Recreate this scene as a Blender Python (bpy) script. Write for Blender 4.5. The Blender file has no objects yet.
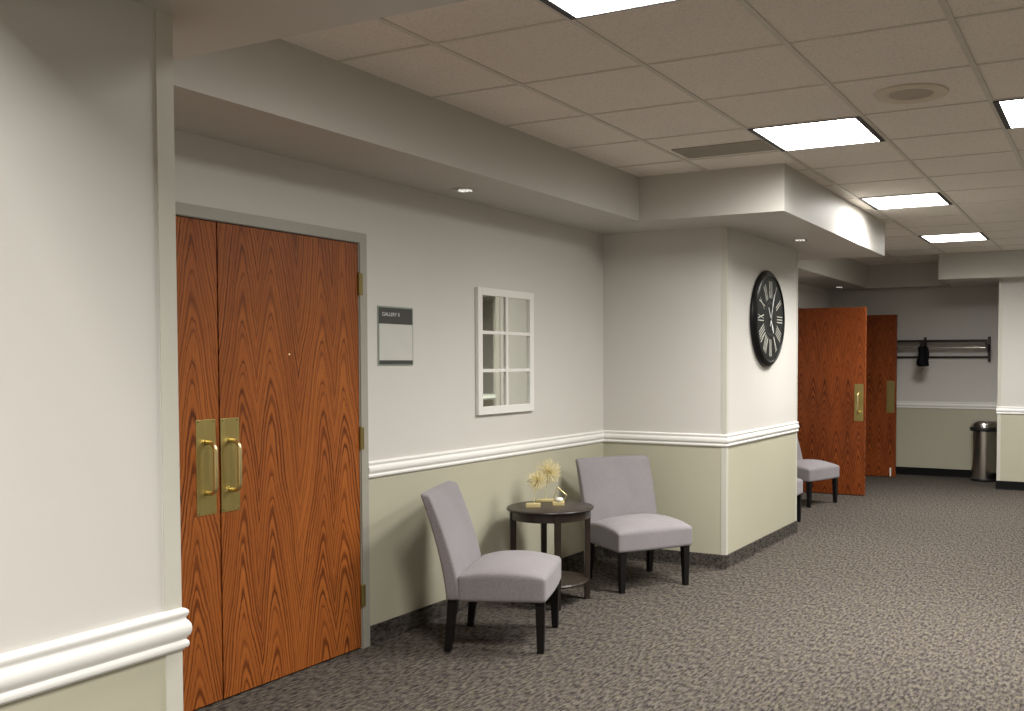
import bpy, bmesh, math, random
from mathutils import Vector, Matrix

C = bpy.context.scene.collection
PI = math.pi
random.seed(7)

# ------------------------------------------------------------------ camera
cam_data = bpy.data.cameras.new('camera')
cam = bpy.data.objects.new('camera', cam_data)
C.objects.link(cam)
cam_data.sensor_fit = 'HORIZONTAL'
cam_data.sensor_width = 36.0
cam_data.lens = 971.89 / 1024 * 36.0
cam_data.shift_x = -119.51 / 1024
cam_data.shift_y = 39.33 / 1024
cam_data.clip_start = 0.05
YAW, PITCH = 0.4644, -0.0343
cam.location = (3.4168, 0.0, 1.4578)
cam.rotation_euler = (PI / 2 + PITCH, 0.0, YAW)
bpy.context.scene.camera = cam

# ------------------------------------------------------------------ world, exposure
w = bpy.data.worlds.new('World')
bpy.context.scene.world = w
w.use_nodes = True
w.node_tree.nodes['Background'].inputs[0].default_value = (0.02, 0.02, 0.02, 1)
w.node_tree.nodes['Background'].inputs[1].default_value = 0.2
vs = bpy.context.scene.view_settings
vs.view_transform = 'Standard'
vs.look = 'None'
vs.gamma = 1.0
vs.use_curve_mapping = False
vs.exposure = 3.15
LIGHT_STRENGTH = 11.0
LIGHT_COLOR = (1.0, 0.985, 0.945, 1)


# ------------------------------------------------------------------ node helpers
class NT:
    def __init__(self, name):
        self.m = bpy.data.materials.new(name)
        self.m.use_nodes = True
        self.t = self.m.node_tree
        self.b = self.t.nodes['Principled BSDF']

    def node(self, kind, **kw):
        n = self.t.nodes.new(kind)
        for k, v in kw.items():
            setattr(n, k, v)
        return n

    def link(self, a, b):
        self.t.links.new(a, b)

    def val(self, sock, v):
        if hasattr(v, 'is_output'):
            self.link(v, sock)
        else:
            sock.default_value = v

    def math(self, op, a, b=0.0, c=0.0):
        n = self.node('ShaderNodeMath', operation=op)
        self.val(n.inputs[0], a)
        self.val(n.inputs[1], b)
        if op in ('MULTIPLY_ADD', 'SMOOTH_MIN', 'SMOOTH_MAX', 'COMPARE', 'WRAP'):
            self.val(n.inputs[2], c)
        return n.outputs[0]

    def coord(self, which='Object', scale=(1, 1, 1), loc=(0, 0, 0)):
        tc = self.node('ShaderNodeTexCoord')
        mp = self.node('ShaderNodeMapping')
        mp.inputs['Scale'].default_value = scale
        mp.inputs['Location'].default_value = loc
        self.link(tc.outputs[which], mp.inputs[0])
        return mp.outputs[0]

    def noise(self, vec, scale, detail=2.0, rough=0.5, dist=0.0):
        n = self.node('ShaderNodeTexNoise')
        self.link(vec, n.inputs['Vector'])
        n.inputs['Scale'].default_value = scale
        n.inputs['Detail'].default_value = detail
        n.inputs['Roughness'].default_value = rough
        n.inputs['Distortion'].default_value = dist
        return n.outputs[0]

    def ramp(self, fac, stops, interp='LINEAR'):
        n = self.node('ShaderNodeValToRGB')
        n.color_ramp.interpolation = interp
        e = n.color_ramp.elements
        while len(e) < len(stops):
            e.new(0.5)
        for i, (p, c) in enumerate(stops):
            e[i].position = p
            e[i].color = (c[0], c[1], c[2], 1)
        self.link(fac, n.inputs[0])
        return n.outputs[0]

    def mix(self, fac, a, b, blend='MIX'):
        n = self.node('ShaderNodeMix', data_type='RGBA', blend_type=blend)
        self.val(n.inputs[0], fac)
        for s, v in ((n.inputs[6], a), (n.inputs[7], b)):
            if hasattr(v, 'is_output'):
                self.link(v, s)
            else:
                s.default_value = (v[0], v[1], v[2], 1)
        return n.outputs[2]

    def bump(self, h, strength=0.2, dist=0.01):
        n = self.node('ShaderNodeBump')
        n.inputs['Strength'].default_value = strength
        n.inputs['Distance'].default_value = dist
        self.link(h, n.inputs['Height'])
        self.link(n.outputs[0], self.b.inputs['Normal'])

    def base(self, c):
        s = self.b.inputs['Base Color']
        if hasattr(c, 'is_output'):
            self.link(c, s)
        else:
            s.default_value = (c[0], c[1], c[2], 1)

    def pr(self, rough=0.5, metal=0.0, spec=0.5):
        self.b.inputs['Roughness'].default_value = rough
        self.b.inputs['Metallic'].default_value = metal
        self.b.inputs['Specular IOR Level'].default_value = spec


def plain(name, c, rough=0.5, metal=0.0, spec=0.5, var=0.04, vscale=9.0):
    """a paint or plastic with a faint procedural mottling"""
    n = NT(name)
    f = n.noise(n.coord(), vscale, 3.0)
    a = [x * (1 - var) for x in c]
    b = [min(1, x * (1 + var)) for x in c]
    n.base(n.ramp(f, [(0.3, a), (0.7, b)]))
    n.pr(rough, metal, spec)
    return n.m


def wall_paint(name, c, rough=0.5, spec=0.35):
    n = NT(name)
    co = n.coord()
    f = n.noise(co, 1.7, 2.0)
    n.base(n.ramp(f, [(0.3, [x * 0.985 for x in c]), (0.7, [min(1, x * 1.015) for x in c])]))
    n.pr(rough, 0, spec)
    n.bump(n.noise(co, 260.0, 2.0), 0.06, 0.002)
    return n.m


def carpet(name, dark, mid, light, sc=(1, 1, 1)):
    n = NT(name)
    co = n.coord(scale=sc)
    v1 = n.node('ShaderNodeMapping')
    n.link(co, v1.inputs[0])
    v1.inputs['Scale'].default_value = (66, 22, 66)
    f1 = n.noise(v1.outputs[0], 1.0, 3.0, 0.65)
    v2 = n.node('ShaderNodeMapping')
    n.link(co, v2.inputs[0])
    v2.inputs['Scale'].default_value = (52, 18, 52)
    v2.inputs['Location'].default_value = (13.1, 4.7, 2.2)
    f2 = n.noise(v2.outputs[0], 1.0, 1.0, 0.5)
    col = n.ramp(f1, [(0.33, dark), (0.45, mid), (0.62, light)])
    hue = n.ramp(f2, [(0.40, (0.84, 0.79, 0.84)), (0.50, (1, 1, 1)), (0.60, (1.0, 0.97, 0.88))])
    col = n.mix(0.9, col, hue, 'MULTIPLY')
    big = n.noise(co, 0.9, 2.0)
    col = n.mix(1.0, col, n.ramp(big, [(0.3, (0.94, 0.94, 0.94)), (0.7, (1, 1, 1))]), 'MULTIPLY')
    n.base(col)
    n.pr(0.95, 0, 0.1)
    n.bump(f1, 0.4, 0.005)
    return n.m


def oak(name, seed, centres, tint=(1, 1, 1)):
    """plain-sliced, book-matched red oak veneer: y across the leaf, z up; centres = middles of the cathedrals"""
    n = NT(name)
    tc = n.node('ShaderNodeTexCoord')
    sx = n.node('ShaderNodeSeparateXYZ')
    n.link(tc.outputs['Object'], sx.inputs[0])
    y, z = sx.outputs['Y'], sx.outputs['Z']

    def mapped(sc, lo):
        mp = n.node('ShaderNodeMapping')
        mp.inputs['Scale'].default_value = sc
        mp.inputs['Location'].default_value = lo
        n.link(tc.outputs['Object'], mp.inputs[0])
        return mp.outputs[0]
    wander = n.math('MULTIPLY_ADD', n.noise(mapped((1, 3.0, 1.1), (seed, seed * 1.7, seed * 0.6)), 1.3, 2.0), 0.07, -0.035)
    yy = n.math('ADD', y, wander)
    q = None
    for c in centres:
        d = n.math('ABSOLUTE', n.math('SUBTRACT', yy, c))
        q = d if q is None else n.math('MINIMUM', q, d)
    q = n.math('SQRT', n.math('MULTIPLY_ADD', q, q, 0.00035))
    wob = n.math('MULTIPLY_ADD', n.noise(mapped((1, 16.0, 4.5), (seed * 2, seed, seed)), 1.0, 2.0, 0.5), 0.016, -0.008)
    jag = n.math('MULTIPLY_ADD', n.noise(mapped((1, 150.0, 16.0), (seed, seed, seed * 3)), 1.0, 2.0, 0.6), 0.0052, -0.0026)
    big = n.math('MULTIPLY_ADD', n.noise(mapped((1, 2.0, 1.2), (seed * 3, seed, seed)), 1.0, 1.0), 0.08, -0.04)
    r = n.math('ADD', n.math('MULTIPLY_ADD', z, 0.155, q), n.math('ADD', n.math('ADD', wob, jag), big))
    nz = n.node('ShaderNodeTexNoise', noise_dimensions='1D')
    n.link(n.math('MULTIPLY', r, 55.0), nz.inputs['W'])
    nz.inputs['Scale'].default_value = 1.0
    r = n.math('ADD', r, n.math('MULTIPLY', nz.outputs[0], 0.020))
    rr = n.math('DIVIDE', r, 0.0150)
    ring = n.math('FRACT', rr)
    wn = n.node('ShaderNodeTexWhiteNoise', noise_dimensions='1D')
    n.link(n.math('FLOOR', rr), wn.inputs['W'])
    soft = n.noise(mapped((1, 9.0, 2.2), (seed * 5, seed, 1)), 1.0, 2.0)
    fade = n.math('MULTIPLY', n.math('MULTIPLY_ADD', wn.outputs[0], 0.5, 0.5), n.math('MULTIPLY_ADD', soft, 1.1, 0.35))
    pores = n.noise(mapped((60, 420.0, 11.0), (0, 0, 0)), 1.0, 2.0, 0.6)
    col = n.ramp(ring, [(0.0, (0.080, 0.019, 0.005)), (0.17, (0.115, 0.028, 0.007)), (0.34, (0.320, 0.096, 0.020)),
                        (0.78, (0.400, 0.128, 0.027)), (1.0, (0.190, 0.050, 0.011))])
    col = n.mix(n.math('MINIMUM', fade, 1.0), (0.300, 0.088, 0.019), col)
    col = n.mix(0.6, col, n.ramp(pores, [(0.30, (0.50, 0.40, 0.36)), (0.52, (1, 1, 1)), (0.75, (1.12, 1.1, 1.05))]), 'MULTIPLY')
    tone = n.noise(mapped((1, 9.0, 0.5), (seed, 0, 0)), 1.0, 1.0)
    col = n.mix(0.8, col, n.ramp(tone, [(0.3, (0.82, 0.76, 0.72)), (0.7, (1.12, 1.1, 1.05))]), 'MULTIPLY')
    col = n.mix(1.0, col, tint, 'MULTIPLY')
    n.base(col)
    n.pr(0.45, 0, 0.25)
    n.bump(pores, 0.05, 0.002)
    return n.m


def brushed(name, c, rough=0.3, axis='Z'):
    n = NT(name)
    s = {'Z': (90, 90, 2), 'Y': (90, 2, 90), 'X': (2, 90, 90)}[axis]
    f = n.noise(n.coord(scale=s), 2.0, 3.0)
    n.base(n.ramp(f, [(0.3, [x * 0.88 for x in c]), (0.7, c)]))
    n.pr(rough, 1.0)
    n.val(n.b.inputs['Roughness'], n.math('MULTIPLY_ADD', f, 0.15, rough - 0.07))
    return n.m


def fabric(name, c):
    n = NT(name)
    co = n.coord()
    a = n.node('ShaderNodeMapping')
    a.inputs['Scale'].default_value = (700, 90, 700)
    n.link(co, a.inputs[0])
    b = n.node('ShaderNodeMapping')
    b.inputs['Scale'].default_value = (90, 700, 90)
    n.link(co, b.inputs[0])
    fa = n.noise(a.outputs[0], 1.0, 2.0)
    fb = n.noise(b.outputs[0], 1.0, 2.0)
    f = n.math('MULTIPLY', n.math('ADD', fa, fb), 0.5)
    big = n.noise(co, 7.0, 3.0)
    col = n.ramp(f, [(0.38, [x * 0.87 for x in c]), (0.62, [x * 1.1 for x in c])])
    col = n.mix(1.0, col, n.ramp(big, [(0.3, (0.93, 0.93, 0.93)), (0.7, (1, 1, 1))]), 'MULTIPLY')
    n.base(col)
    n.pr(0.92, 0, 0.15)
    n.b.inputs['Sheen Weight'].default_value = 0.15
    n.bump(f, 0.35, 0.002)
    return n.m


def lens_mat():
    n = NT('prismatic_lens')
    g = n.node('ShaderNodeNewGeometry')
    d = n.node('ShaderNodeVectorMath', operation='DOT_PRODUCT')
    n.link(g.outputs['Normal'], d.inputs[0])
    n.link(g.outputs['Incoming'], d.inputs[1])
    c = n.math('MAXIMUM', d.outputs['Value'], 0.0)
    # a prismatic troffer lens throws less light at grazing angles
    s = n.math('MULTIPLY_ADD', n.math('POWER', c, 1.15), 0.95, 0.05)
    f = n.noise(n.coord(scale=(80, 80, 80)), 3.0, 1.0)
    s = n.math('MULTIPLY', s, n.math('MULTIPLY_ADD', f, 0.05, 0.975))
    n.base((0.8, 0.8, 0.78))
    n.pr(0.4)
    n.b.inputs['Emission Color'].default_value = LIGHT_COLOR
    n.link(n.math('MULTIPLY', s, LIGHT_STRENGTH), n.b.inputs['Emission Strength'])
    return n.m


def glint_mat():  # faint emission imitating bright reflections in the downlights
    n = NT('reflector_glint')
    f = n.noise(n.coord(scale=(60, 60, 60)), 2.0)
    n.base((0.8, 0.78, 0.72))
    n.pr(0.2)
    n.b.inputs['Emission Color'].default_value = LIGHT_COLOR
    n.link(n.math('MULTIPLY_ADD', f, 0.04, 0.05), n.b.inputs['Emission Strength'])
    return n.m


def ceiling_tile_mat():
    n = NT('ceiling_tile')
    co = n.coord()
    f = n.noise(co, 90.0, 3.0, 0.6)
    big = n.noise(co, 1.1, 2.0)
    col = n.ramp(f, [(0.32, (0.76, 0.695, 0.63)), (0.5, (0.88, 0.82, 0.75)), (0.8, (0.90, 0.84, 0.77))])
    col = n.mix(1.0, col, n.ramp(big, [(0.35, (0.95, 0.95, 0.95)), (0.65, (1, 1, 1))]), 'MULTIPLY')
    n.base(col)
    n.pr(0.9, 0, 0.2)
    n.bump(f, 0.25, 0.003)
    return n.m


M = dict(
    upper=wall_paint('warm_grey_paint', (0.64, 0.615, 0.575)),
    lower=wall_paint('sage_paint', (0.475, 0.452, 0.345)),
    soffit=wall_paint('soffit_paint', (0.57, 0.545, 0.50)),
    trim=plain('white_trim_paint', (0.83, 0.815, 0.78), 0.35, var=0.01),
    guard=plain('corner_guard_vinyl', (0.58, 0.56, 0.49), 0.4, var=0.015),
    frame=plain('door_frame_paint', (0.36, 0.345, 0.295), 0.4, var=0.02),
    carpet=carpet('patterned_carpet', (0.017, 0.0145, 0.015), (0.062, 0.054, 0.047), (0.134, 0.118, 0.099)),
    cove=carpet('carpet_base', (0.022, 0.019, 0.018), (0.058, 0.051, 0.045), (0.10, 0.09, 0.078), (1, 1, 1)),
    rubber=plain('black_cove_rubber', (0.006, 0.006, 0.006), 0.6, spec=0.15),
    oak1=oak('oak_veneer_one', 0.7, (0.12, 0.28, 0.58, 0.735)),
    oak2=oak('oak_veneer_two', 2.3, (0.98, 1.15, 1.46, 1.60)),
    oak3=oak('oak_veneer_three', 4.1, (-0.84, -0.70, -0.58, -0.44, -0.30, -0.17, -0.05, 0.07, 0.19, 0.33, 0.46, 0.60, 0.72, 0.84), (0.80, 0.63, 0.60)),  # far leaves multiplied by a darker, redder tint
    brass_plate=brushed('brushed_brass', (0.52, 0.42, 0.16), 0.42),
    brass=brushed('polished_brass', (0.95, 0.80, 0.42), 0.3),
    gold=plain('gold_wire', (0.78, 0.68, 0.38), 0.4, 0.2),
    goldbase=plain('gilded_block', (0.72, 0.60, 0.30), 0.4, 0.4),
    hinge=plain('aged_brass', (0.24, 0.185, 0.06), 0.45, 0.6),
    fabric=fabric('mauve_grey_linen', (0.255, 0.233, 0.244)),
    black=plain('black_lacquer', (0.008, 0.007, 0.007), 0.45, spec=0.25),
    espresso=plain('espresso_wood', (0.024, 0.015, 0.011), 0.36, var=0.25, vscale=30),
    clockblack=plain('clock_black_paint', (0.007, 0.007, 0.007), 0.33, spec=0.25),
    dial=plain('clock_dial', (0.009, 0.010, 0.009), 0.5, spec=0.2),
    numeral=plain('clock_numeral', (0.60, 0.60, 0.53), 0.5),
    whitehand=plain('clock_hand', (0.80, 0.80, 0.80), 0.4),
    tile=ceiling_tile_mat(),
    tbar=plain('ceiling_grid_paint', (0.66, 0.62, 0.55), 0.5),
    lens=lens_mat(),
    glint=glint_mat(),
    darkmetal=plain('dark_bronze', (0.012, 0.011, 0.013), 0.5),
    vent=plain('vent_grey', (0.44, 0.41, 0.35), 0.6),
    speaker=plain('speaker_ring', (0.70, 0.62, 0.50), 0.6),
    speakermesh=plain('speaker_mesh', (0.46, 0.41, 0.33), 0.7),
    chrome=plain('chrome', (0.75, 0.74, 0.72), 0.12, 1.0, var=0.02),
    mirror=plain('mirror_glass', (0.80, 0.83, 0.78), 0.02, 1.0, var=0.005),
    mframe=plain('mirror_frame_white', (0.80, 0.785, 0.745), 0.4, var=0.015),
    signdark=plain('sign_charcoal', (0.055, 0.053, 0.050), 0.45),
    signpaper=plain('sign_insert', (0.60, 0.60, 0.555), 0.35, var=0.02),
    signback=plain('sign_green_glass', (0.30, 0.36, 0.31), 0.15),
    signtext=plain('sign_lettering', (0.72, 0.72, 0.72), 0.5),
    steel=brushed('brushed_steel', (0.74, 0.71, 0.67), 0.22),
    plastic=plain('black_plastic', (0.010, 0.010, 0.011), 0.45),
    cloth=plain('black_cloth', (0.008, 0.008, 0.009), 0.9, spec=0.1),
    walnut=plain('dark_rack_wood', (0.020, 0.012, 0.010), 0.4, var=0.2, vscale=25),
    white=plain('white_ceramic', (0.82, 0.80, 0.74), 0.25),
    greydoor=plain('painted_grey_door', (0.40, 0.41, 0.36), 0.45, var=0.015),
)


# ------------------------------------------------------------------ mesh helpers
class MB:
    def __init__(self):
        self.bm = bmesh.new()

    def box(self, x0, x1, y0, y1, z0, z1, bevel=0.0, mi=0):
        vs_ = [self.bm.verts.new((x, y, z)) for x in (x0, x1) for y in (y0, y1) for z in (z0, z1)]
        idx = [(0, 1, 3, 2), (4, 6, 7, 5), (0, 4, 5, 1), (2, 3, 7, 6), (0, 2, 6, 4), (1, 5, 7, 3)]
        fs = []
        for f in idx:
            face = self.bm.faces.new([vs_[i] for i in f])
            face.material_index = mi
            fs.append(face)
        if bevel > 0:
            es = {e for f in fs for e in f.edges}
            bmesh.ops.bevel(self.bm, geom=list(es), offset=bevel, segments=2, profile=0.6, affect='EDGES')
        return self

    def quad(self, pts, mi=0):
        f = self.bm.faces.new([self.bm.verts.new(p) for p in pts])
        f.material_index = mi
        return self

    def taper(self, a, b, ra, rb, rz=0.0):
        """square post from a to b with half sizes ra, rb"""
        rings = []
        for p, r in ((a, ra), (b, rb)):
            ring = []
            for k in range(4):
                t = rz + PI / 4 + k * PI / 2
                ring.append(self.bm.verts.new((p[0] + r * 1.4142 * math.cos(t), p[1] + r * 1.4142 * math.sin(t), p[2])))
            rings.append(ring)
        fs = []
        for k in range(4):
            fs.append(self.bm.faces.new((rings[0][k], rings[0][(k + 1) % 4], rings[1][(k + 1) % 4], rings[1][k])))
        fs.append(self.bm.faces.new(rings[0][::-1]))
        fs.append(self.bm.faces.new(rings[1]))
        es = {e for f in fs for e in f.edges}
        bmesh.ops.bevel(self.bm, geom=list(es), offset=min(ra, rb) * 0.12, segments=2, affect='EDGES')
        return self

    def lathe(self, prof, n=48, c=(0, 0, 0), axis='Z', cap=True):
        """prof: (radius, height) pairs"""
        def put(r, h, t):
            if axis == 'Z':
                return (c[0] + r * math.cos(t), c[1] + r * math.sin(t), c[2] + h)
            return (c[0] + h, c[1] + r * math.cos(t), c[2] + r * math.sin(t))
        rings = []
        for r, h in prof:
            if r < 1e-6:
                rings.append([self.bm.verts.new(put(0, h, 0))])
            else:
                rings.append([self.bm.verts.new(put(r, h, 2 * PI * k / n)) for k in range(n)])
        for a, b in zip(rings, rings[1:]):
            for k in range(n):
                k2 = (k + 1) % n
                if len(a) == 1 and len(b) == 1:
                    continue
                if len(a) == 1:
                    self.bm.faces.new((a[0], b[k2], b[k]))
                elif len(b) == 1:
                    self.bm.faces.new((a[k], a[k2], b[0]))
                else:
                    self.bm.faces.new((a[k], a[k2], b[k2], b[k]))
        if cap:
            for ring in (rings[0], rings[-1]):
                if len(ring) > 1:
                    self.bm.faces.new(ring)
        return self

    def tube(self, pts, r, n=10, closed=False):
        pts = [Vector(p) for p in pts]
        N = len(pts)
        rings = []
        up = None
        for i, p in enumerate(pts):
            a = pts[i - 1] if (i > 0 or closed) else p
            b = pts[(i + 1) % N] if (i < N - 1 or closed) else p
            t = (b - a).normalized()
            if up is None:
                up = t.orthogonal().normalized()
            up = (up - t * up.dot(t)).normalized()
            s = t.cross(up)
            rr = r[i] if isinstance(r, (list, tuple)) else r
            rings.append([self.bm.verts.new(p + rr * (math.cos(2 * PI * k / n) * up + math.sin(2 * PI * k / n) * s)) for k in range(n)])
        pairs = list(zip(rings, rings[1:])) + ([(rings[-1], rings[0])] if closed else [])
        for a, b in pairs:
            for k in range(n):
                self.bm.faces.new((a[k], a[(k + 1) % n], b[(k + 1) % n], b[k]))
        if not closed:
            self.bm.faces.new(rings[0][::-1])
            self.bm.faces.new(rings[-1])
        return self

    def rbox(self, lo, hi, r, fn=None, n=10):
        """rounded box, each vertex passed through fn"""
        lo, hi = Vector(lo), Vector(hi)
        c, h = (lo + hi) / 2, (hi - lo) / 2
        ri = [min(r, h[i] * 0.98) for i in range(3)]
        ax = []
        for i in range(3):
            e = [-h[i], -h[i] + ri[i] * 0.12, -h[i] + ri[i] * 0.4, -h[i] + ri[i]]
            m = [(-h[i] + ri[i]) + (2 * h[i] - 2 * ri[i]) * k / n for k in range(1, n)]
            ax.append(e + m + [-x for x in e[::-1]])
        cache = {}

        def vert(p):
            key = tuple(round(x, 6) for x in p)
            if key not in cache:
                q = Vector([max(-(h[i] - ri[i]), min(h[i] - ri[i], p[i])) for i in range(3)])
                d = Vector(p) - q
                if d.length > 1e-9:
                    dn = Vector([d[i] / ri[i] for i in range(3)])
                    dn.normalize()
                    q = q + Vector([dn[i] * ri[i] for i in range(3)])
                q = q + c
                cache[key] = self.bm.verts.new(fn(q) if fn else q)
            return cache[key]
        for i in range(3):
            j, k = (i + 1) % 3, (i + 2) % 3
            for s in (-1, 1):
                for a0, a1 in zip(ax[j], ax[j][1:]):
                    for b0, b1 in zip(ax[k], ax[k][1:]):
                        vs_ = []
                        for a, b in ((a0, b0), (a1, b0), (a1, b1), (a0, b1)):
                            p = [0, 0, 0]
                            p[i], p[j], p[k] = s * h[i], a, b
                            vs_.append(vert(p))
                        if s < 0:
                            vs_.reverse()
                        self.bm.faces.new(vs_)
        return self

    def sweep(self, path, prof, closed=True):
        """prof (out, z) swept along a plan polyline (x, y); out is to the right of travel"""
        P = [Vector((p[0], p[1])) for p in path]
        N = len(P)
        rings = []
        for i in range(N):
            d0 = (P[i] - P[i - 1]).normalized() if i > 0 else None
            d1 = (P[i + 1] - P[i]).normalized() if i < N - 1 else None
            n0 = Vector((d0.y, -d0.x)) if d0 else None
            n1 = Vector((d1.y, -d1.x)) if d1 else None
            if n0 is None:
                m = n1
            elif n1 is None:
                m = n0
            else:
                m = (n0 + n1) / (1 + n0.dot(n1))
            rings.append([self.bm.verts.new((P[i].x + m.x * o, P[i].y + m.y * o, z)) for o, z in prof])
        k = len(prof)
        for a, b in zip(rings, rings[1:]):
            for j in range(k):
                self.bm.faces.new((a[j], a[(j + 1) % k], b[(j + 1) % k], b[j]))
        self.bm.faces.new(rings[0])
        self.bm.faces.new(rings[-1][::-1])
        return self

    def build(self, name, mats, parent=None, smooth=None, recalc=True):
        if recalc:
            bmesh.ops.recalc_face_normals(self.bm, faces=self.bm.faces)
        me = bpy.data.meshes.new(name)
        self.bm.to_mesh(me)
        self.bm.free()
        for m in (mats if isinstance(mats, (list, tuple)) else [mats]):
            me.materials.append(m)
        if smooth is not None:
            for p in me.polygons:
                p.use_smooth = True
            me.set_sharp_from_angle(angle=math.radians(smooth))
        o = bpy.data.objects.new(name, me)
        C.objects.link(o)
        if parent:
            o.parent = parent
        return o


def tag(o, label=None, cat=None, group=None, kind=None):
    for k, v in (('label', label), ('category', cat), ('group', group), ('kind', kind)):
        if v:
            o[k] = v
    return o


def empty(name, loc=(0, 0, 0), rz=0.0):
    o = bpy.data.objects.new(name, None)
    C.objects.link(o)
    o.location = loc
    o.rotation_euler = (0, 0, rz)
    o.empty_display_size = 0.1
    return o


def copy_tree(o, parent=None):
    c = o.copy()
    C.objects.link(c)
    if parent:
        c.parent = parent
    for ch in list(o.children):
        copy_tree(ch, c)
    return c


def struct(o, label, cat):
    return tag(o, label, cat, kind='structure')


# ------------------------------------------------------------------ dimensions (metres)
ZC, ZS, ZB = 2.681, 2.393, 2.162          # tiled ceiling, soffits, low bulkhead
GX, GY, T = 1.0314, 3.0554, 0.6096        # ceiling grid
ZR0, ZR1 = 0.860, 0.948                   # chair rail
XN, YN = 1.683, 1.368                     # near wall face and its end
DY0, DY1, DZ = 2.050, 3.760, 2.050        # near door opening
XCOL, YCOL0, YCOL1 = 0.974, 6.354, 8.021  # clock pier
XS, XS2, YS0, YS1 = 0.543, 1.546, 5.849, 8.746
FY0, FY1 = 10.48, 12.46                   # far doorway
YF, YFS = 12.75, 12.45                    # alcove end wall, soffit over it
XP, YP = 2.193, 11.75                     # far pier on the right
XR, YB = 7.0, -3.2
XPE = 4.73

# ------------------------------------------------------------------ room shell
fl = MB().quad([(-2.2, YB, 0), (XR, YB, 0), (XR, 13.2, 0), (-2.2, 13.2, 0)]).build('floor', M['carpet'], recalc=False)
struct(fl, 'taupe and grey flecked carpet over the whole lobby floor', 'floor')


def wall_quads(mb, p, q, z0=0.0, z1=ZC + 0.02, split=0.9):
    """two-tone vertical wall from plan point p to q (visible side to the right of travel)"""
    for a, b, mi in ((z0, split, 1), (split, z1, 0)):
        if b > a + 1e-6:
            a_ = max(a, z0)
            mb.quad([(q[0], q[1], a_), (p[0], p[1], a_), (p[0], p[1], b), (q[0], q[1], b)], mi)
    return mb


UL = [M['upper'], M['lower']]
mb = MB()
wall_quads(mb, (XN, YB), (XN, YN))
wall_quads(mb, (XN, YN), (0.0, YN))
struct(mb.build('wall_near', UL, recalc=False), 'two-tone grey over sage wall jutting out beside the oak double doors', 'wall')

mb = MB()
wall_quads(mb, (0, YN), (0, DY0))
wall_quads(mb, (0, DY1), (0, YCOL0))
wall_quads(mb, (0, DY0), (0, DY1), DZ, ZC + 0.02, DZ)
struct(mb.build('wall_left', UL, recalc=False), 'grey over sage wall holding the closed oak doors, sign and paned mirror', 'wall')

mb = MB()
wall_quads(mb, (0, YCOL0), (XCOL, YCOL0))
wall_quads(mb, (XCOL, YCOL0), (XCOL, YCOL1))
wall_quads(mb, (XCOL, YCOL1), (0, YCOL1))
struct(mb.build('wall_pier', UL, recalc=False), 'projecting wall pier that carries the round black clock', 'wall')

mb = MB()
wall_quads(mb, (0, YCOL1), (0, FY0))
wall_quads(mb, (0, FY0), (0, FY1), 2.07, ZC + 0.02, 2.07)
wall_quads(mb, (0, FY1), (0, YF))
struct(mb.build('wall_left_far', UL, recalc=False), 'stretch of side wall around the open far doorway', 'wall')

mb = MB()
wall_quads(mb, (0, YF), (XP, YF))
struct(mb.build('wall_far', UL, recalc=False), 'shaded end wall of the alcove behind coat rack and trash can', 'wall')

mb = MB()
wall_quads(mb, (XP, YF), (XP, YP))
wall_quads(mb, (XP, YP), (XPE, YP))
wall_quads(mb, (XPE, YP), (XPE, YF))
wall_quads(mb, (XPE, YF), (XR, YF))
struct(mb.build('wall_right_pier', UL, recalc=False), 'grey over sage pier standing to the side of the trash can', 'wall')

mb = MB()
wall_quads(mb, (XR, YF), (XR, YB))
struct(mb.build('wall_right', UL, recalc=False), 'opposite lobby wall outside the picture', 'wall')
mb = MB()
wall_quads(mb, (XR, YB), (XN, YB))
struct(mb.build('wall_back', UL, recalc=False), 'lobby wall behind the camera', 'wall')

# room beyond the open far doors
mb = MB()
for a, b in (((-0.12, FY0), (-0.12, FY0 - 0.5)), ((-0.12, FY0 - 0.5), (-2.1, FY0 - 0.5)), ((-2.1, FY0 - 0.5), (-2.1, 13.1)), ((-2.1, 13.1), (-0.12, 13.1)), ((-0.12, 13.1), (-0.12, FY1))):
    wall_quads(mb, b, a)
mb.quad([(-2.1, FY0 - 0.5, ZC), (-0.12, FY0 - 0.5, ZC), (-0.12, 13.1, ZC), (-2.1, 13.1, ZC)])
mb.quad([(-0.12, FY0, 2.07), (-0.12, FY1, 2.07), (-0.12, FY1, ZC), (-0.12, FY0, ZC)])
struct(mb.build('wall_side_room', UL, recalc=False), 'unlit room beyond the open far doorway', 'wall')

# tiled ceiling: tiles plus hanging grid
cl = MB().quad([(0, YB, ZC + 0.005), (0, YF, ZC + 0.005), (XR, YF, ZC + 0.005), (XR, YB, ZC + 0.005)]).build('ceiling', M['tile'], recalc=False)
struct(cl, 'suspended ceiling of square beige acoustic tiles', 'ceiling')
mb = MB()
for k in range(-1, 11):
    x = GX + k * T
    if XS < x < XR:
        mb.box(x - 0.012, x + 0.012, -3.2, 12.5, ZC, ZC + 0.008)
for m in range(-11, 17):
    y = GY + m * T
    mb.box(XS, XR, y - 0.007, y + 0.007, ZC + 0.001, ZC + 0.008)
mb.build('ceiling_grid', M['tbar'], cl)

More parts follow.
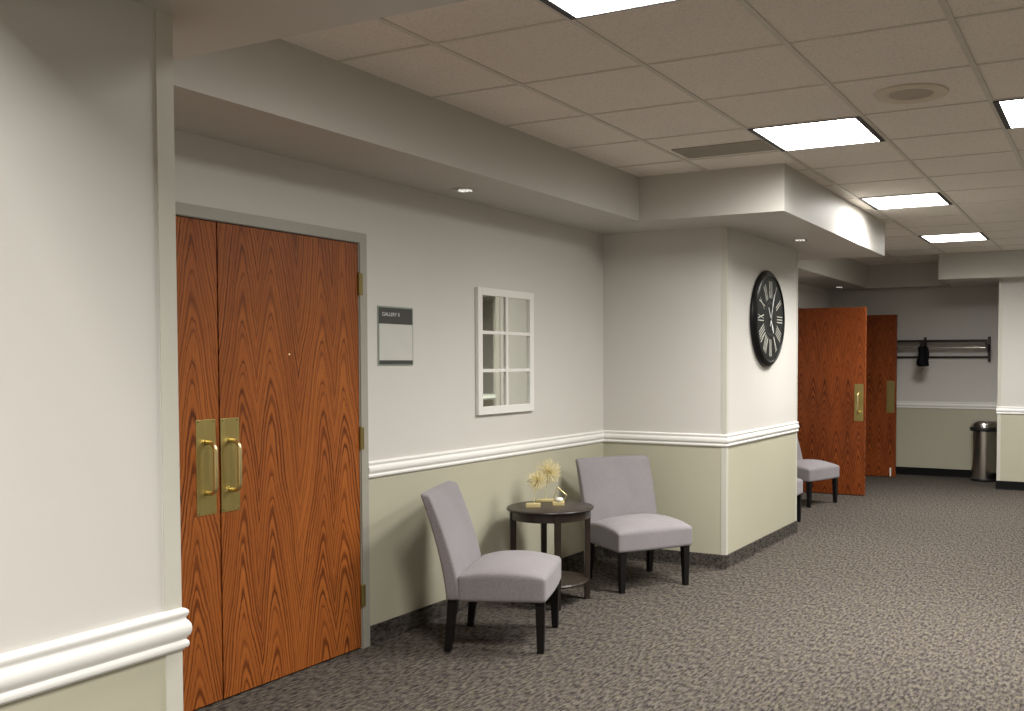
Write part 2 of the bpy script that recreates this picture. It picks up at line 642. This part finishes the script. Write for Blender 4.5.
mb = MB()
mb.box(0.001, XS, 1.60, YS0 + 0.01, ZS, ZC + 0.02)
struct(mb.build('ceiling_soffit', M['soffit']), 'long plain soffit running above the oak doors', 'soffit')
mb = MB()
mb.box(0.001, XS2, YS0, YS1, ZS, ZC + 0.02)
struct(mb.build('ceiling_soffit_pier', M['soffit']), 'boxed soffit stepping out over the clock pier', 'soffit')
mb = MB()
mb.box(0.001, XS, YS1 + 0.001, YFS, ZS, ZC + 0.02)
mb.box(0.001, 1.565, YFS, YF - 0.001, ZS, ZC + 0.02)
struct(mb.build('ceiling_soffit_alcove', M['soffit']), 'shaded soffit wrapping the alcove above the open doors', 'soffit')
mb = MB()
mb.box(1.565, XR - 0.001, 11.513, YF - 0.001, ZS, ZC + 0.02)
struct(mb.build('ceiling_soffit_far', M['soffit']), 'dropped soffit above the far pier and trash can', 'soffit')
mb = MB()
mb.box(0.001, XR - 0.001, 0.85, 1.575, ZB, ZC + 0.02)  # unseen rear edge set to shape the shade on the near wall
struct(mb.build('ceiling_bulkhead', M['soffit']), 'low flat bulkhead meeting the top of the near wall', 'bulkhead')

# ------------------------------------------------------------------ chair rails, bases, corner guards
RAIL = [(0.0, ZR0), (0.012, ZR0), (0.013, ZR0 + 0.003), (0.022, ZR0 + 0.005), (0.026, ZR0 + 0.011), (0.024, ZR0 + 0.017), (0.017, ZR0 + 0.021),
        (0.020, ZR0 + 0.026), (0.029, ZR0 + 0.031), (0.033, ZR0 + 0.039), (0.0335, ZR0 + 0.045), (0.031, ZR0 + 0.053), (0.025, ZR0 + 0.059),
        (0.018, ZR0 + 0.063), (0.017, ZR0 + 0.067), (0.022, ZR0 + 0.071), (0.026, ZR0 + 0.077), (0.024, ZR0 + 0.082), (0.015, ZR0 + 0.086), (0.0, ZR1)]
RAIL = [(a * 0.5, b) for a, b in RAIL]
BASE = [(0.0, 0.0), (0.014, 0.0), (0.009, 0.012), (0.008, 0.095), (0.005, 0.1), (0.0, 0.1)]
runs = [
    ('near', [(XN, YB + 0.01), (XN, YN), (0.02, YN)], 'white moulded chair rail on the wall closest to the camera', 'cove'),
    ('left', [(0, DY1 + 0.052), (0, YCOL0), (XCOL, YCOL0), (XCOL, YCOL1), (0, YCOL1), (0, FY0 - 0.07)], 'white moulded chair rail running from the oak doors around the clock pier', 'cove'),
    ('far', [(0.0, YF), (XP, YF)], 'white chair rail crossing the shaded alcove wall', 'rubber'),
    ('pier', [(XP, YF - 0.04), (XP, YP), (3.55, YP)], 'white chair rail on the pier beside the trash can', 'rubber'),
    ('bay', [(XPE, YF - 0.04), (XPE + 0.001, YF - 0.0), (XR, YF)], 'white chair rail seen only in the mirror', 'rubber'),
]
for i, (nm, path, lab, bm_) in enumerate(runs):
    if nm == 'bay':
        path = [(XPE + 0.04, YF), (XR, YF)]
    struct(MB().sweep(path, RAIL).build('trim_%d' % (i + 1), M['trim'], smooth=40), lab, 'chair rail')
    bl = {'near': 'carpet base strip along the near wall', 'left': 'dark patterned carpet base along the sage wall and clock pier',
          'far': 'black cove base under the shaded alcove wall', 'pier': 'black cove base at the foot of the far pier', 'bay': 'black cove base of the far bay'}[nm]
    struct(MB().sweep(path, BASE).build('baseboard_' + nm, M[bm_]), bl, 'baseboard')

G = [(0.0, 0.0), (0.0035, 0.0)]
n_trim = len(runs)


def guard(x, y, dx, dy, label, z0=0.1, z1=ZS, wdt=0.036):
    """an L-shaped vinyl corner guard; dx, dy point away from the corner along the two faces"""
    global n_trim
    n_trim += 1
    t = 0.003
    mb = MB()
    # leg on the face normal to x, leg on the face normal to y
    sx, sy = -dx, -dy
    xs = sorted((x + sx * t, x))
    ys = sorted((y + sy * t, y + dy * wdt))
    mb.box(xs[0], xs[1], ys[0], ys[1], z0, z1)
    xs2 = sorted((x, x + dx * wdt))
    ys2 = sorted((y, y + sy * t))
    mb.box(xs2[0], xs2[1], ys2[0], ys2[1], z0, z1)
    struct(mb.build('trim_%d' % n_trim, M['guard']), label, 'corner guard')


guard(XN, YN, -1, -1, 'pale vinyl corner guard on the end of the near wall', 0.1, ZB)
guard(XCOL, YCOL0, -1, 1, 'cream corner guard on the front edge of the clock pier')
guard(XCOL, YCOL1, -1, -1, 'cream corner guard on the back edge of the clock pier', wdt=0.03)
guard(XP, YP, 1, 1, 'cream corner guard on the far pier by the trash can')
guard(XPE, YP, -1, 1, 'corner guard on the outer edge of the far pier')


# ------------------------------------------------------------------ doors
def frame(y0, y1, zt, name, label, wdt=0.05):
    mb = MB()
    for a, b in ((y0 - wdt, y0 - 0.003), (y1 + 0.003, y1 + wdt)):
        mb.box(-0.12, 0.010, a, b, 0.0, zt + wdt)
    mb.box(-0.12, 0.010, y0 - 0.003, y1 + 0.003, zt + 0.003, zt + wdt)
    # stop behind the leaves
    mb.box(-0.075, -0.055, y0 - 0.003, y1 + 0.003, zt - 0.02, zt + 0.003)
    return struct(mb.build(name, M['frame']), label, 'door frame')


n_trim += 1
frame(DY0, DY1, DZ, 'trim_%d' % n_trim, 'taupe painted metal frame around the closed oak double doors', 0.052)
n_trim += 1
frame(FY0 + 0.045, FY1 - 0.045, 2.055, 'trim_%d' % n_trim, 'taupe painted frame of the open far doorway', 0.045)

PLATE = [(0, 0)]


def rodpath(y, z0, z1, out, r, x0=0.004):
    pts = [(x0, y, z1)]
    for k in range(6):
        t = k / 5 * PI / 2
        pts.append((out - r + r * math.sin(t), y, z1 - r + r * math.cos(t)))
    for k in range(6):
        t = k / 5 * PI / 2
        pts.append((out - r + r * math.cos(t), y, z0 + r - r * math.sin(t)))
    pts.append((x0, y, z0))
    return pts


def leaf(name, loc, rz, y0, y1, ztop, mat, plate_y, hinge_y, pull=True, back_plate=False, viewer=True):
    """door leaf: front face at local x=0, thickness to -x, local y across, z up"""
    root = empty(name, loc, rz)
    MB().box(-0.045, 0.0, y0, y1, 0.008, ztop, 0.0015).build('door_leaf', mat, root)
    if pull:
        p = MB().box(0.0, 0.002, plate_y - 0.049, plate_y + 0.049, 0.813, 1.215, 0.0006).build('push_plate', M['brass_plate'], root)
        s = MB()
        for a in (-1, 1):
            for z in (0.822, 1.206):
                s.lathe([(0.0045, 0.0), (0.0035, 0.002), (0, 0.0028)], 10, (0.002, plate_y + a * 0.038, z), 'X')
        s.build('screw', M['hinge'], p)
        pl = MB().tube(rodpath(plate_y, 0.905, 1.118, 0.058, 0.034), 0.0095, 14).build('pull_handle', M['brass'], root, 50)
    if back_plate:
        MB().box(-0.047, -0.045, plate_y - 0.049, plate_y + 0.049, 0.813, 1.215, 0.0006).build('push_plate', M['brass_plate'], root)
    for z in (0.27, 1.07, 1.845):
        mb = MB()
        mb.lathe([(0.0075, -0.055), (0.0075, 0.055)], 12, (0.0065, hinge_y, z))
        mb.lathe([(0.0, 0.062), (0.005, 0.059), (0.0075, 0.055)], 12, (0.0065, hinge_y, z), cap=False)
        d = 1 if hinge_y >= (y0 + y1) / 2 else -1
        if rz == 0:
            mb.box(0.0102, 0.0125, min(hinge_y, hinge_y + d * 0.018), max(hinge_y, hinge_y + d * 0.018), z - 0.055, z + 0.055)
        mb.build('hinge', M['hinge'], root, 40)
    return root


o = leaf('door_1', (0.0, DY0, 0.0), 0, 0.003, 0.853, DZ - 0.004, M['oak1'], 0.785, -0.001)
struct(o, 'closed oak door leaf half hidden behind the near wall, brass pull at its edge', 'door')
o = leaf('door_2', (0.0, DY0, 0.0), 0, 0.860, 1.707, DZ - 0.004, M['oak2'], 0.909, 1.711)
struct(o, 'closed oak door leaf in full view with brass pull and hinges by the sign', 'door')
# tiny peg hole / screw on the full leaf
MB().lathe([(0.005, 0.0), (0.004, 0.003), (0.0, 0.004)], 12, (0.0, 3.30 - DY0, 1.49), 'X').build('door_stud', M['brass'], o)
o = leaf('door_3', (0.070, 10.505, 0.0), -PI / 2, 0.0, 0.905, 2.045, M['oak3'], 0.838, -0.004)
struct(o, 'open oak door leaf with brass pull standing behind the far chairs', 'door')
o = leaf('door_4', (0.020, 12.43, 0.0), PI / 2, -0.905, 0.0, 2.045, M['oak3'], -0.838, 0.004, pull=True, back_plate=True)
struct(o, 'open oak door leaf deeper in the alcove, flat brass push plate next to coat rack', 'door')
mb = MB()
mb.box(-0.058, -0.047, -0.855, -0.835, 0.03, 0.12, 0.002)
mb.lathe([(0.010, 0.012), (0.010, 0.03)], 12, (-0.053, -0.845, 0))
mb.build('kick_down_stop', M['white'], o)

# plain painted door and casing seen in the mirror only
o = empty('door_5', (3.60, YP - 0.001, 0), 0)
MB().box(0.0, 0.87, -0.02, 0.0, 0.005, 2.1, 0.002).build('door_leaf', M['greydoor'], o)
mb = MB()
mb.box(-0.05, 0.0, -0.035, 0.0, 0, 2.15)
mb.box(0.87, 0.92, -0.035, 0.0, 0, 2.15)
mb.box(0.0, 0.87, -0.035, 0.0, 2.1, 2.15)
mb.build('door_casing', M['guard'], o)
MB().lathe([(0.025, 0), (0.012, 0.01), (0.012, 0.03), (0.028, 0.045), (0.02, 0.07), (0, 0.075)], 20, (0, 0, 0)).build('door_knob', M['brass'], o)
k = o.children[-1]
k.location = (0.07, -0.02, 1.0)
k.rotation_euler = (PI / 2, 0, 0)
struct(o, 'plain painted door reflected in the paned mirror', 'door')


# ------------------------------------------------------------------ ceiling fittings
def troffer():
    root = empty('ceiling_light')
    h = T / 2
    mb = MB()
    z0, z1 = -0.004, 0.004
    mb.box(-h + 0.008, -h + 0.036, -h + 0.008, h - 0.008, z0, z1)
    mb.box(h - 0.036, h - 0.008, -h + 0.008, h - 0.008, z0, z1)
    mb.box(-h + 0.036, h - 0.036, -h + 0.008, -h + 0.016, z0, z1)
    mb.box(-h + 0.036, h - 0.036, h - 0.016, h - 0.008, z0, z1)
    mb.build('light_frame', M['darkmetal'], root)
    MB().quad([(-h + 0.036, -h + 0.016, -0.001), (-h + 0.036, h - 0.016, -0.001), (h - 0.036, h - 0.016, -0.001), (h - 0.036, -h + 0.016, -0.001)]).build('diffuser', M['lens'], root, recalc=False)
    return root


tl = troffer()
lab = {
    (1, -1): 'lit square ceiling light cut off by the top edge of the photo',
    (1, 3): 'lit square ceiling light in front of the boxed soffit, just past the grey vent strip',
    (1, 7): 'lit square ceiling light next to the bright side of the boxed soffit',
    (1, 11): 'small lit ceiling light farthest away, before the far soffit',
    (3, 3): 'lit square ceiling light cut off at the right edge beyond the round speaker',
}
first = True
for (k, m) in [(1, -1), (1, 3), (1, 7), (1, 11), (3, 3), (5, 3), (5, 11), (3, -5), (5, -5), (3, -9)]:  # lights without their own label are unseen, added to brighten the walls
    o = tl if first else copy_tree(tl)
    first = False
    o.location = (GX + (k + 0.5) * T, GY + (m + 0.5) * T, ZC)
    tag(o, lab.get((k, m), 'square ceiling light added out of view to light the lobby'), 'ceiling light', 'square lights in the tiled ceiling')

o = empty('air_vent', (1.366, 5.30, ZC))
MB().box(-0.283, 0.283, -0.125, 0.125, -0.004, 0.004).build('vent_frame', M['vent'], o)
mb = MB()
for i in range(11):
    mb.box(-0.27, 0.27, -0.112 + i * 0.0215, -0.103 + i * 0.0215, -0.007, -0.003)
mb.build('vent_grille', M['vent'], o)
tag(o, 'grey strip air vent in the ceiling beside a lit square light', 'vent')

o = empty('ceiling_speaker', (2.549, 4.593, ZC + 0.004))
MB().lathe([(0.165, 0.0), (0.163, -0.006), (0.150, -0.010), (0.105, -0.008), (0.098, -0.004)], 56, cap=False).build('speaker_ring', M['speaker'], o, 40)
MB().lathe([(0.100, -0.004), (0.06, -0.007), (0.0, -0.008)], 40, cap=False).build('speaker_grille', M['speakermesh'], o, 40)
tag(o, 'round beige speaker set in a ceiling tile', 'speaker')

dl = empty('recessed_downlight')
MB().lathe([(0.078, 0.0), (0.078, -0.003), (0.066, -0.005), (0.060, -0.002)], 40, cap=False).build('trim_ring', M['guard'], dl, 40)
mb = MB()
prof = [(0.061, -0.0035), (0.058, -0.002), (0.054, -0.0035), (0.050, -0.0015), (0.046, -0.003), (0.040, -0.001), (0.03, -0.0025), (0.0, -0.001)]
mb.lathe(prof, 40, cap=False)
mb.build('reflector', M['chrome'], dl, 60)
mb = MB()  # faintly glowing bars stand in for glints in the reflector
for a in (-0.026, 0.0, 0.026):
    mb.rbox((a - 0.008, -0.022, -0.008), (a + 0.008, 0.022, -0.002), 0.004, None, 2)
mb.build('glint_bar', M['glint'], dl, 60)
for i, (x, y, lb) in enumerate([(0.216, 4.365, 'small recessed downlight in the long soffit above the paned mirror'),
                                (1.215, 7.286, 'small recessed downlight in the boxed soffit above the clock'),
                                (0.270, 12.10, 'small recessed downlight in the shaded soffit above the open doors')]):
    d = dl if i == 0 else copy_tree(dl)
    d.location = (x, y, ZS - 0.0005)
    tag(d, lb, 'downlight', 'recessed downlights in the soffits')

# ------------------------------------------------------------------ sign
o = empty('room_sign', (0.0, 4.036, 1.592))
MB().box(0.001, 0.006, -0.138, 0.138, -0.154, 0.154, 0.001).build('backing_plate', M['signback'], o)
hd = MB().box(0.006, 0.009, -0.134, 0.130, 0.062, 0.146, 0.0006).build('header_panel', M['signdark'], o)
MB().box(0.006, 0.008, -0.132, 0.130, -0.128, 0.062, 0.0004).build('insert', M['signpaper'], o)
MB().box(0.006, 0.009, -0.132, 0.130, -0.148, -0.128, 0.0006).build('footer_strip', M['signdark'], o)
fc = bpy.data.curves.new('lettering', 'FONT')
fc.body = 'GALLERY II'
fc.size = 0.027
fc.extrude = 0.0005
fo = bpy.data.objects.new('lettering_source', fc)
C.objects.link(fo)
bpy.context.view_layer.update()
me = bpy.data.meshes.new_from_object(fo.evaluated_get(bpy.context.evaluated_depsgraph_get()))
bpy.data.objects.remove(fo)
wid = max(v.co.x for v in me.vertices)
for v in me.vertices:
    v.co = Vector((v.co.z + 0.0097, -0.112 + v.co.x * (0.135 / wid), 0.103 + v.co.y))
me.materials.clear()
me.materials.append(M['signtext'])
lt = bpy.data.objects.new('lettering', me)
C.objects.link(lt)
lt.parent = hd
tag(o, 'small wall sign with charcoal header and blank pale insert beside the oak doors', 'sign')

# ------------------------------------------------------------------ paned mirror
o = empty('paned_mirror', (0.0, 5.055, 1.519))
hy, hz = 0.307, 0.381
mb = MB()
fw = 0.045
mb.box(0.001, 0.024, -hy, -hy + fw, -hz, hz, 0.002)
mb.box(0.001, 0.024, hy - fw - 0.003, hy, -hz, hz, 0.002)
mb.box(0.002, 0.0242, -hy + fw, hy - fw - 0.003, -hz, -hz + 0.048, 0.002)
mb.box(0.002, 0.0242, -hy + fw, hy - fw - 0.003, hz - fw, hz, 0.002)
mb.build('frame', M['mframe'], o)
mb = MB()
mb.box(0.011, 0.022, -0.010, 0.012, -hz + 0.04, hz - 0.04, 0.002)
for z in (1.403 - 1.519, 1.632 - 1.519):
    mb.box(0.0112, 0.0218, -hy + 0.03, hy - 0.03, z - 0.010, z + 0.010, 0.002)
mb.build('muntin', M['mframe'], o)
MB().box(0.004, 0.010, -hy + 0.02, hy - 0.02, -hz + 0.02, hz - 0.02).build('mirror_glass', M['mirror'], o)
tag(o, 'white six-pane window-style mirror hung above the little round table', 'mirror')

# ------------------------------------------------------------------ wall clock
o = empty('wall_clock', (XCOL + 0.0005, 7.190, 1.786))
R = 0.372
MB().lathe([(0.0, 0.002), (R - 0.006, 0.002), (R - 0.001, 0.008), (R, 0.016), (R - 0.005, 0.026), (R - 0.012, 0.030), (R - 0.016, 0.036), (R - 0.026, 0.043), (R - 0.036, 0.047),
            (R - 0.043, 0.048), (R - 0.048, 0.044), (R - 0.050, 0.037)], 72, axis='X', cap=False).build('clock_rim', M['clockblack'], o, 50)
DX = 0.024
dial = MB().lathe([(0.0, 0.014 + DX), (R - 0.049, 0.014 + DX)], 72, axis='X', cap=False).build('dial', M['dial'], o)
ROM = ['XII', 'I', 'II', 'III', 'IIII', 'V', 'VI', 'VII', 'VIII', 'IX', 'X', 'XI']
mb = MB()


def stroke(a, b, wd, ang, x=0.0155, th=0.0012):
    """a, b: (across, radius); rotated clockwise by ang as seen from the front"""
    x = x + DX
    d = Vector((b[0] - a[0], b[1] - a[1]))
    n_ = Vector((-d.y, d.x)).normalized() * wd / 2
    ring = []
    for p in (Vector(a) + n_, Vector(a) - n_, Vector(b) - n_, Vector(b) + n_):
        ring.append((p.x * math.cos(ang) + p.y * math.sin(ang), -p.x * math.sin(ang) + p.y * math.cos(ang)))
    lo = [mb.bm.verts.new((x - th, q[0], q[1])) for q in ring]
    hi = [mb.bm.verts.new((x, q[0], q[1])) for q in ring]
    mb.bm.faces.new(hi)
    mb.bm.faces.new(lo[::-1])
    for i in range(4):
        mb.bm.faces.new((lo[i], lo[(i + 1) % 4], hi[(i + 1) % 4], hi[i]))


r0, r1 = 0.158, 0.288
for hnum, s in enumerate(ROM):
    ang = hnum * PI / 6
    wds = {'I': 0.022, 'V': 0.036, 'X': 0.038}
    tot = sum(wds[c_] for c_ in s)
    x = -tot / 2
    for c_ in s:
        wd = wds[c_]
        m_ = x + wd / 2
        if c_ == 'I':
            stroke((m_, r0), (m_, r1), 0.0065, ang)
        elif c_ == 'V':
            stroke((m_, r0), (x + 0.005, r1), 0.0075, ang)
            stroke((m_, r0), (x + wd - 0.005, r1), 0.004, ang, 0.0153)
        else:
            stroke((x + 0.005, r1), (x + wd - 0.005, r0), 0.0075, ang)
            stroke((x + 0.005, r0), (x + wd - 0.005, r1), 0.004, ang, 0.0153)
        x += wd
mb.build('numeral', M['numeral'], dial)
mb = MB()
mb.lathe([(0.126, 0.0142 + DX), (0.126, 0.0150 + DX), (0.122, 0.0150 + DX), (0.122, 0.0142 + DX)], 64, axis='X', cap=False)
mb.build('chapter_ring', M['signdark'], dial)


def hand(name, length, tail, deg, wd, x):
    global mb
    mb = MB()
    a = math.radians(deg)
    stroke((0, -tail), (0, length * 0.55), wd * 0.8, a, x, 0.0015)
    stroke((0, length * 0.5), (0, length * 0.8), wd * 1.7, a, x + 0.0002, 0.0015)
    stroke((0, length * 0.75), (0, length), wd * 0.7, a, x, 0.0015)
    mb.build(name, M['whitehand'], o)


hand('hour_hand', 0.125, 0.10, 148, 0.012, 0.019)
hand('minute_hand', 0.205, 0.06, 20, 0.010, 0.022)
MB().lathe([(0.014, 0.014 + DX), (0.014, 0.024 + DX), (0.008, 0.027 + DX), (0.0, 0.0275 + DX)], 24, axis='X', cap=False).build('hub', M['chrome'], o, 40)
tag(o, 'large round black wall clock with pale Roman numerals on the pier', 'clock')


# ------------------------------------------------------------------ slipper chairs
def make_chair():
    root = empty('slipper_chair')

    def seat_fn(p):
        p = Vector(p)
        u = (p.x - 0.05) / 0.215
        v = p.y / 0.273
        if p.z > 0.33:
            k = (p.z - 0.33) / 0.05
            p.z += k * 0.013 * max(0, 1 - abs(u) ** 3)
            p.z += k * 0.040 * 0.9 * max(0, 1 - abs(u) ** 2.2) ** 0.8 * max(0, 1 - abs(v) ** 2.6)
            p.z -= k * 0.006 * abs(v) ** 4 * (u > 0) * u
        bow = max(0, 1 - v * v)
        if p.x > 0.2:
            p.x += 0.010 * bow
        return p
    MB().rbox((-0.175, -0.276, 0.258), (0.268, 0.276, 0.390), 0.017, seat_fn, 14).build('seat_cushion', M['fabric'], root, 60)

    def back_fn(p):
        t = (p.z - 0.264) / 0.531
        th = 0.078 - 0.026 * t
        s = (p.x + 0.5)            # 0 rear .. 1 front
        rear = -0.236 - 0.128 * max(t, 0) ** 1.5
        v = p.y / 0.273
        flare = 1.0 + 0.012 * t
        z = p.z + (0.004 * (1 - v * v) * t if t > 0.5 else 0) - (s - 0.5) * 0.012 * t
        return Vector((rear + s * th + 0.014 * math.sin(PI * min(max(t, 0), 1)) * (1 - v * v) * s, p.y * flare, z))
    mb = MB()
    # built in a normalised thickness so that the rounding stays even
    lo, hi = Vector((-0.5, -0.273, 0.264)), Vector((0.5, 0.273, 0.795))
    tmp = MB()
    tmp.rbox((-0.035, lo.y, lo.z), (0.035, hi.y, hi.z), 0.014, lambda p: back_fn(Vector((p.x / 0.07, p.y, p.z))), 12)
    tmp.build('backrest', M['fabric'], root, 60)
    for lx, tx, ly in ((0.238, 0.236, -0.236), (0.238, 0.236, 0.236), (-0.233, -0.205, -0.236), (-0.233, -0.205, 0.236)):
        MB().taper((lx, ly, 0.0), (tx, ly * 0.985, 0.275), 0.0165, 0.024).build('leg', M['black'], root)
    return root


ch = make_chair()
spots = [
    (0.545, 4.229, 22.4, 'grey upholstered armless chair standing alone between the oak doors and the round table'),
    (0.579, 5.733, -34.5, 'grey upholstered armless chair in the corner between the round table and clock pier'),
    (0.521, 9.730, -18.0, 'grey upholstered armless chair in front of the open oak door'),
    (0.600, 8.304, 0.0, 'grey armless chair almost wholly hidden behind the clock pier'),
]
for i, (x, y, a, lb) in enumerate(spots):
    c_ = ch if i == 0 else copy_tree(ch)
    c_.location = (x, y, 0.0)
    c_.rotation_euler = (0, 0, math.radians(a))
    tag(c_, lb, 'chair', 'grey slipper chairs along the wall')

# ------------------------------------------------------------------ round side table
TX, TY, TZ, TR = 0.345, 5.032, 0.581, 0.265
o = empty('side_table', (TX, TY, 0), math.radians(42))
MB().lathe([(0, TZ - 0.018), (TR - 0.010, TZ - 0.018), (TR - 0.002, TZ - 0.014), (TR, TZ - 0.009), (TR - 0.003, TZ - 0.003), (TR - 0.010, TZ), (0, TZ)], 72, cap=False).build('tabletop', M['espresso'], o, 40)
MB().lathe([(0.226, TZ - 0.068), (0.240, TZ - 0.068), (0.240, TZ - 0.0175), (0.226, TZ - 0.0175), (0.226, TZ - 0.068)], 64, cap=False).build('apron', M['espresso'], o, 40)
for k in range(4):
    a = k * PI / 2
    MB().taper((0.228 * math.cos(a), 0.228 * math.sin(a), 0.0), (0.228 * math.cos(a), 0.228 * math.sin(a), TZ - 0.0175), 0.0155, 0.0185, a).build('leg', M['espresso'], o)
MB().lathe([(0, 0.122), (0.224, 0.122), (0.229, 0.130), (0.224, 0.138), (0, 0.138)], 64, cap=False).build('shelf', M['espresso'], o, 40)
tag(o, 'round espresso wood side table with four legs between two grey chairs', 'table')


# ------------------------------------------------------------------ ornaments on the table
def burst(name, base_c, base_s, rot, centre, rad, n, label, seed):
    rnd = random.Random(seed)
    root = empty(name, (base_c[0], base_c[1], TZ + 0.0005), rot)
    MB().box(-base_s[0] / 2, base_s[0] / 2, -base_s[1] / 2, base_s[1] / 2, 0, base_s[2], 0.0015).build('base', M['goldbase'], root)
    cx = Vector((centre[0] - base_c[0], centre[1] - base_c[1], 0))
    cx.rotate(Matrix.Rotation(-rot, 3, 'Z'))
    top = Vector((cx.x, cx.y, centre[2] - TZ))
    MB().tube([(top.x * 0.2, top.y * 0.2, base_s[2]), top * 0.55 + Vector((0, 0, base_s[2] * 0.4)), top], 0.0021, 8).build('stem', M['gold'], root, 50)
    mb = MB()
    for i in range(n):
        zz = 1 - 2 * (i + 0.5) / n
        ph = i * 2.39996 + rnd.uniform(-0.2, 0.2)
        s = math.sqrt(1 - zz * zz)
        d = Vector((s * math.cos(ph), s * math.sin(ph), zz))
        L = rad * rnd.uniform(0.82, 1.08)
        mb.tube([top, top + d * L * 0.5, top + d * L], [0.0013, 0.0014, 0.0019], 5)
    mb.lathe([(0, -0.007), (0.006, -0.004), (0.007, 0), (0.006, 0.004), (0, 0.007)], 10, top, cap=False)
    mb.build('burst', M['gold'], root, 50)
    tag(root, label, 'ornament', 'gold starburst ornaments')


burst('starburst_sculpture', (0.275, 4.950), (0.052, 0.086, 0.022), math.radians(-59), (0.294, 4.960, 0.741), 0.062, 110, 'smaller gold starburst ornament on a block at the front of the round table', 3)
burst('starburst_sculpture', (0.212, 5.185), (0.048, 0.112, 0.013), math.radians(-59), (0.236, 5.190, 0.766), 0.084, 125, 'larger, taller gold starburst ornament at the back of the round table', 5)

o = empty('geometric_ornament', (0.372, 5.085, TZ + 0.0005), math.radians(-59))
MB().box(-0.024, 0.024, -0.036, 0.036, 0, 0.020, 0.0015).build('base', M['goldbase'], o)
a_ = [(0.0, -0.026, 0.023), (0.0, -0.030, 0.048), (0.0, -0.006, 0.110), (0.0, 0.050, 0.058), (0.0, 0.030, 0.023)]
mb = MB()
for p, q in zip(a_, a_[1:] + a_[:1]):
    mb.tube([p, q], 0.0028, 8)
mb.build('wire_loop', M['brass'], o, 50)
MB().lathe([(0.0, 0.020), (0.016, 0.020), (0.025, 0.028), (0.026, 0.036), (0.019, 0.045), (0.0, 0.048)], 24, (0, 0.004, 0), cap=False).build('centre_piece', M['white'], o, 50)
tag(o, 'small ornament with a bent wire loop around a white piece on the round table', 'ornament')

# ------------------------------------------------------------------ coat rack and what hangs on it
o = empty('coat_rack', (0, YF, 0))
for x in (0.30, 1.215, 1.985):
    mb = MB()
    mb.box(x - 0.016, x + 0.016, -0.035, -0.001, 1.455, 1.765, 0.003)
    mb.box(x - 0.014, x + 0.014, -0.330, -0.030, 1.665, 1.715, 0.003)
    mb.box(x - 0.012, x + 0.012, -0.300, -0.255, 1.600, 1.670, 0.003)
    mb.build('bracket', M['walnut'], o)
for y in (-0.05, -0.12, -0.19, -0.26, -0.32):
    MB().tube([(0.28, y, 1.715), (2.0, y, 1.715)], 0.011, 10).build('shelf_rod', M['walnut'], o, 50)
MB().tube([(0.29, -0.278, 1.628), (1.995, -0.278, 1.628)], 0.012, 12).build('hanging_rod', M['steel'], o, 50)
MB().box(0.29, 1.995, -0.018, -0.001, 1.500, 1.524, 0.002).build('dark_strip', M['walnut'], o)  # thin dark strip along the wall below the rods
tag(o, 'dark wall-mounted coat rack with long rods in the alcove', 'coat rack')


def cloth_fn(p):
    p = Vector(p)
    p.y += 0.012 * math.sin(p.x * 70 + p.z * 9)
    p.x += 0.008 * math.sin(p.z * 31 + p.y * 17)
    k = (p.z + 0.1) / 0.2
    p.x *= 1.0 - 0.18 * max(0, k)
    return p


o = empty('hanging_cloth', (1.25, YF - 0.350, 1.50))
MB().rbox((-0.078, -0.036, -0.105), (0.078, 0.030, 0.150), 0.03, cloth_fn, 10).build('folded_cloth', M['cloth'], o, 60)
mb = MB()
pts = [(0, 0.0, 0.100), (0.0, 0.045, 0.104)]
for k in range(12):
    t = -PI / 2 + k / 11 * PI * 1.25
    pts.append((0.0, 0.072 + 0.0165 * math.cos(t), 0.128 + 0.0165 * math.sin(t)))
mb.tube(pts, 0.0025, 8).build('hook', M['darkmetal'], o, 50)
tag(o, 'small bunched black cloth hung from the coat rack', 'cloth')

# ------------------------------------------------------------------ trash can
o = empty('trash_can', (1.965, 12.53, 0))
RC = 0.158
MB().lathe([(0.0, 0.001), (RC - 0.004, 0.001), (RC, 0.006), (RC, 0.03), (RC - 0.003, 0.034), (0, 0.034)], 64, cap=False).build('base_ring', M['plastic'], o, 40)
MB().lathe([(RC - 0.003, 0.03), (RC - 0.003, 0.62)], 64, cap=False).build('body', M['steel'], o, 40)
MB().lathe([(RC - 0.003, 0.610), (RC + 0.012, 0.612), (RC + 0.014, 0.622), (RC + 0.014, 0.650), (RC + 0.008, 0.660), (RC - 0.01, 0.662)], 64, cap=False).build('rim_band', M['plastic'], o, 40)
MB().lathe([(RC + 0.002, 0.658), (RC - 0.002, 0.690), (RC - 0.016, 0.722), (RC - 0.045, 0.742), (RC - 0.09, 0.750), (0, 0.752)], 64, cap=False).build('lid', M['steel'], o, 60)
tag(o, 'round brushed steel trash can with black rim in the alcove corner', 'trash can')
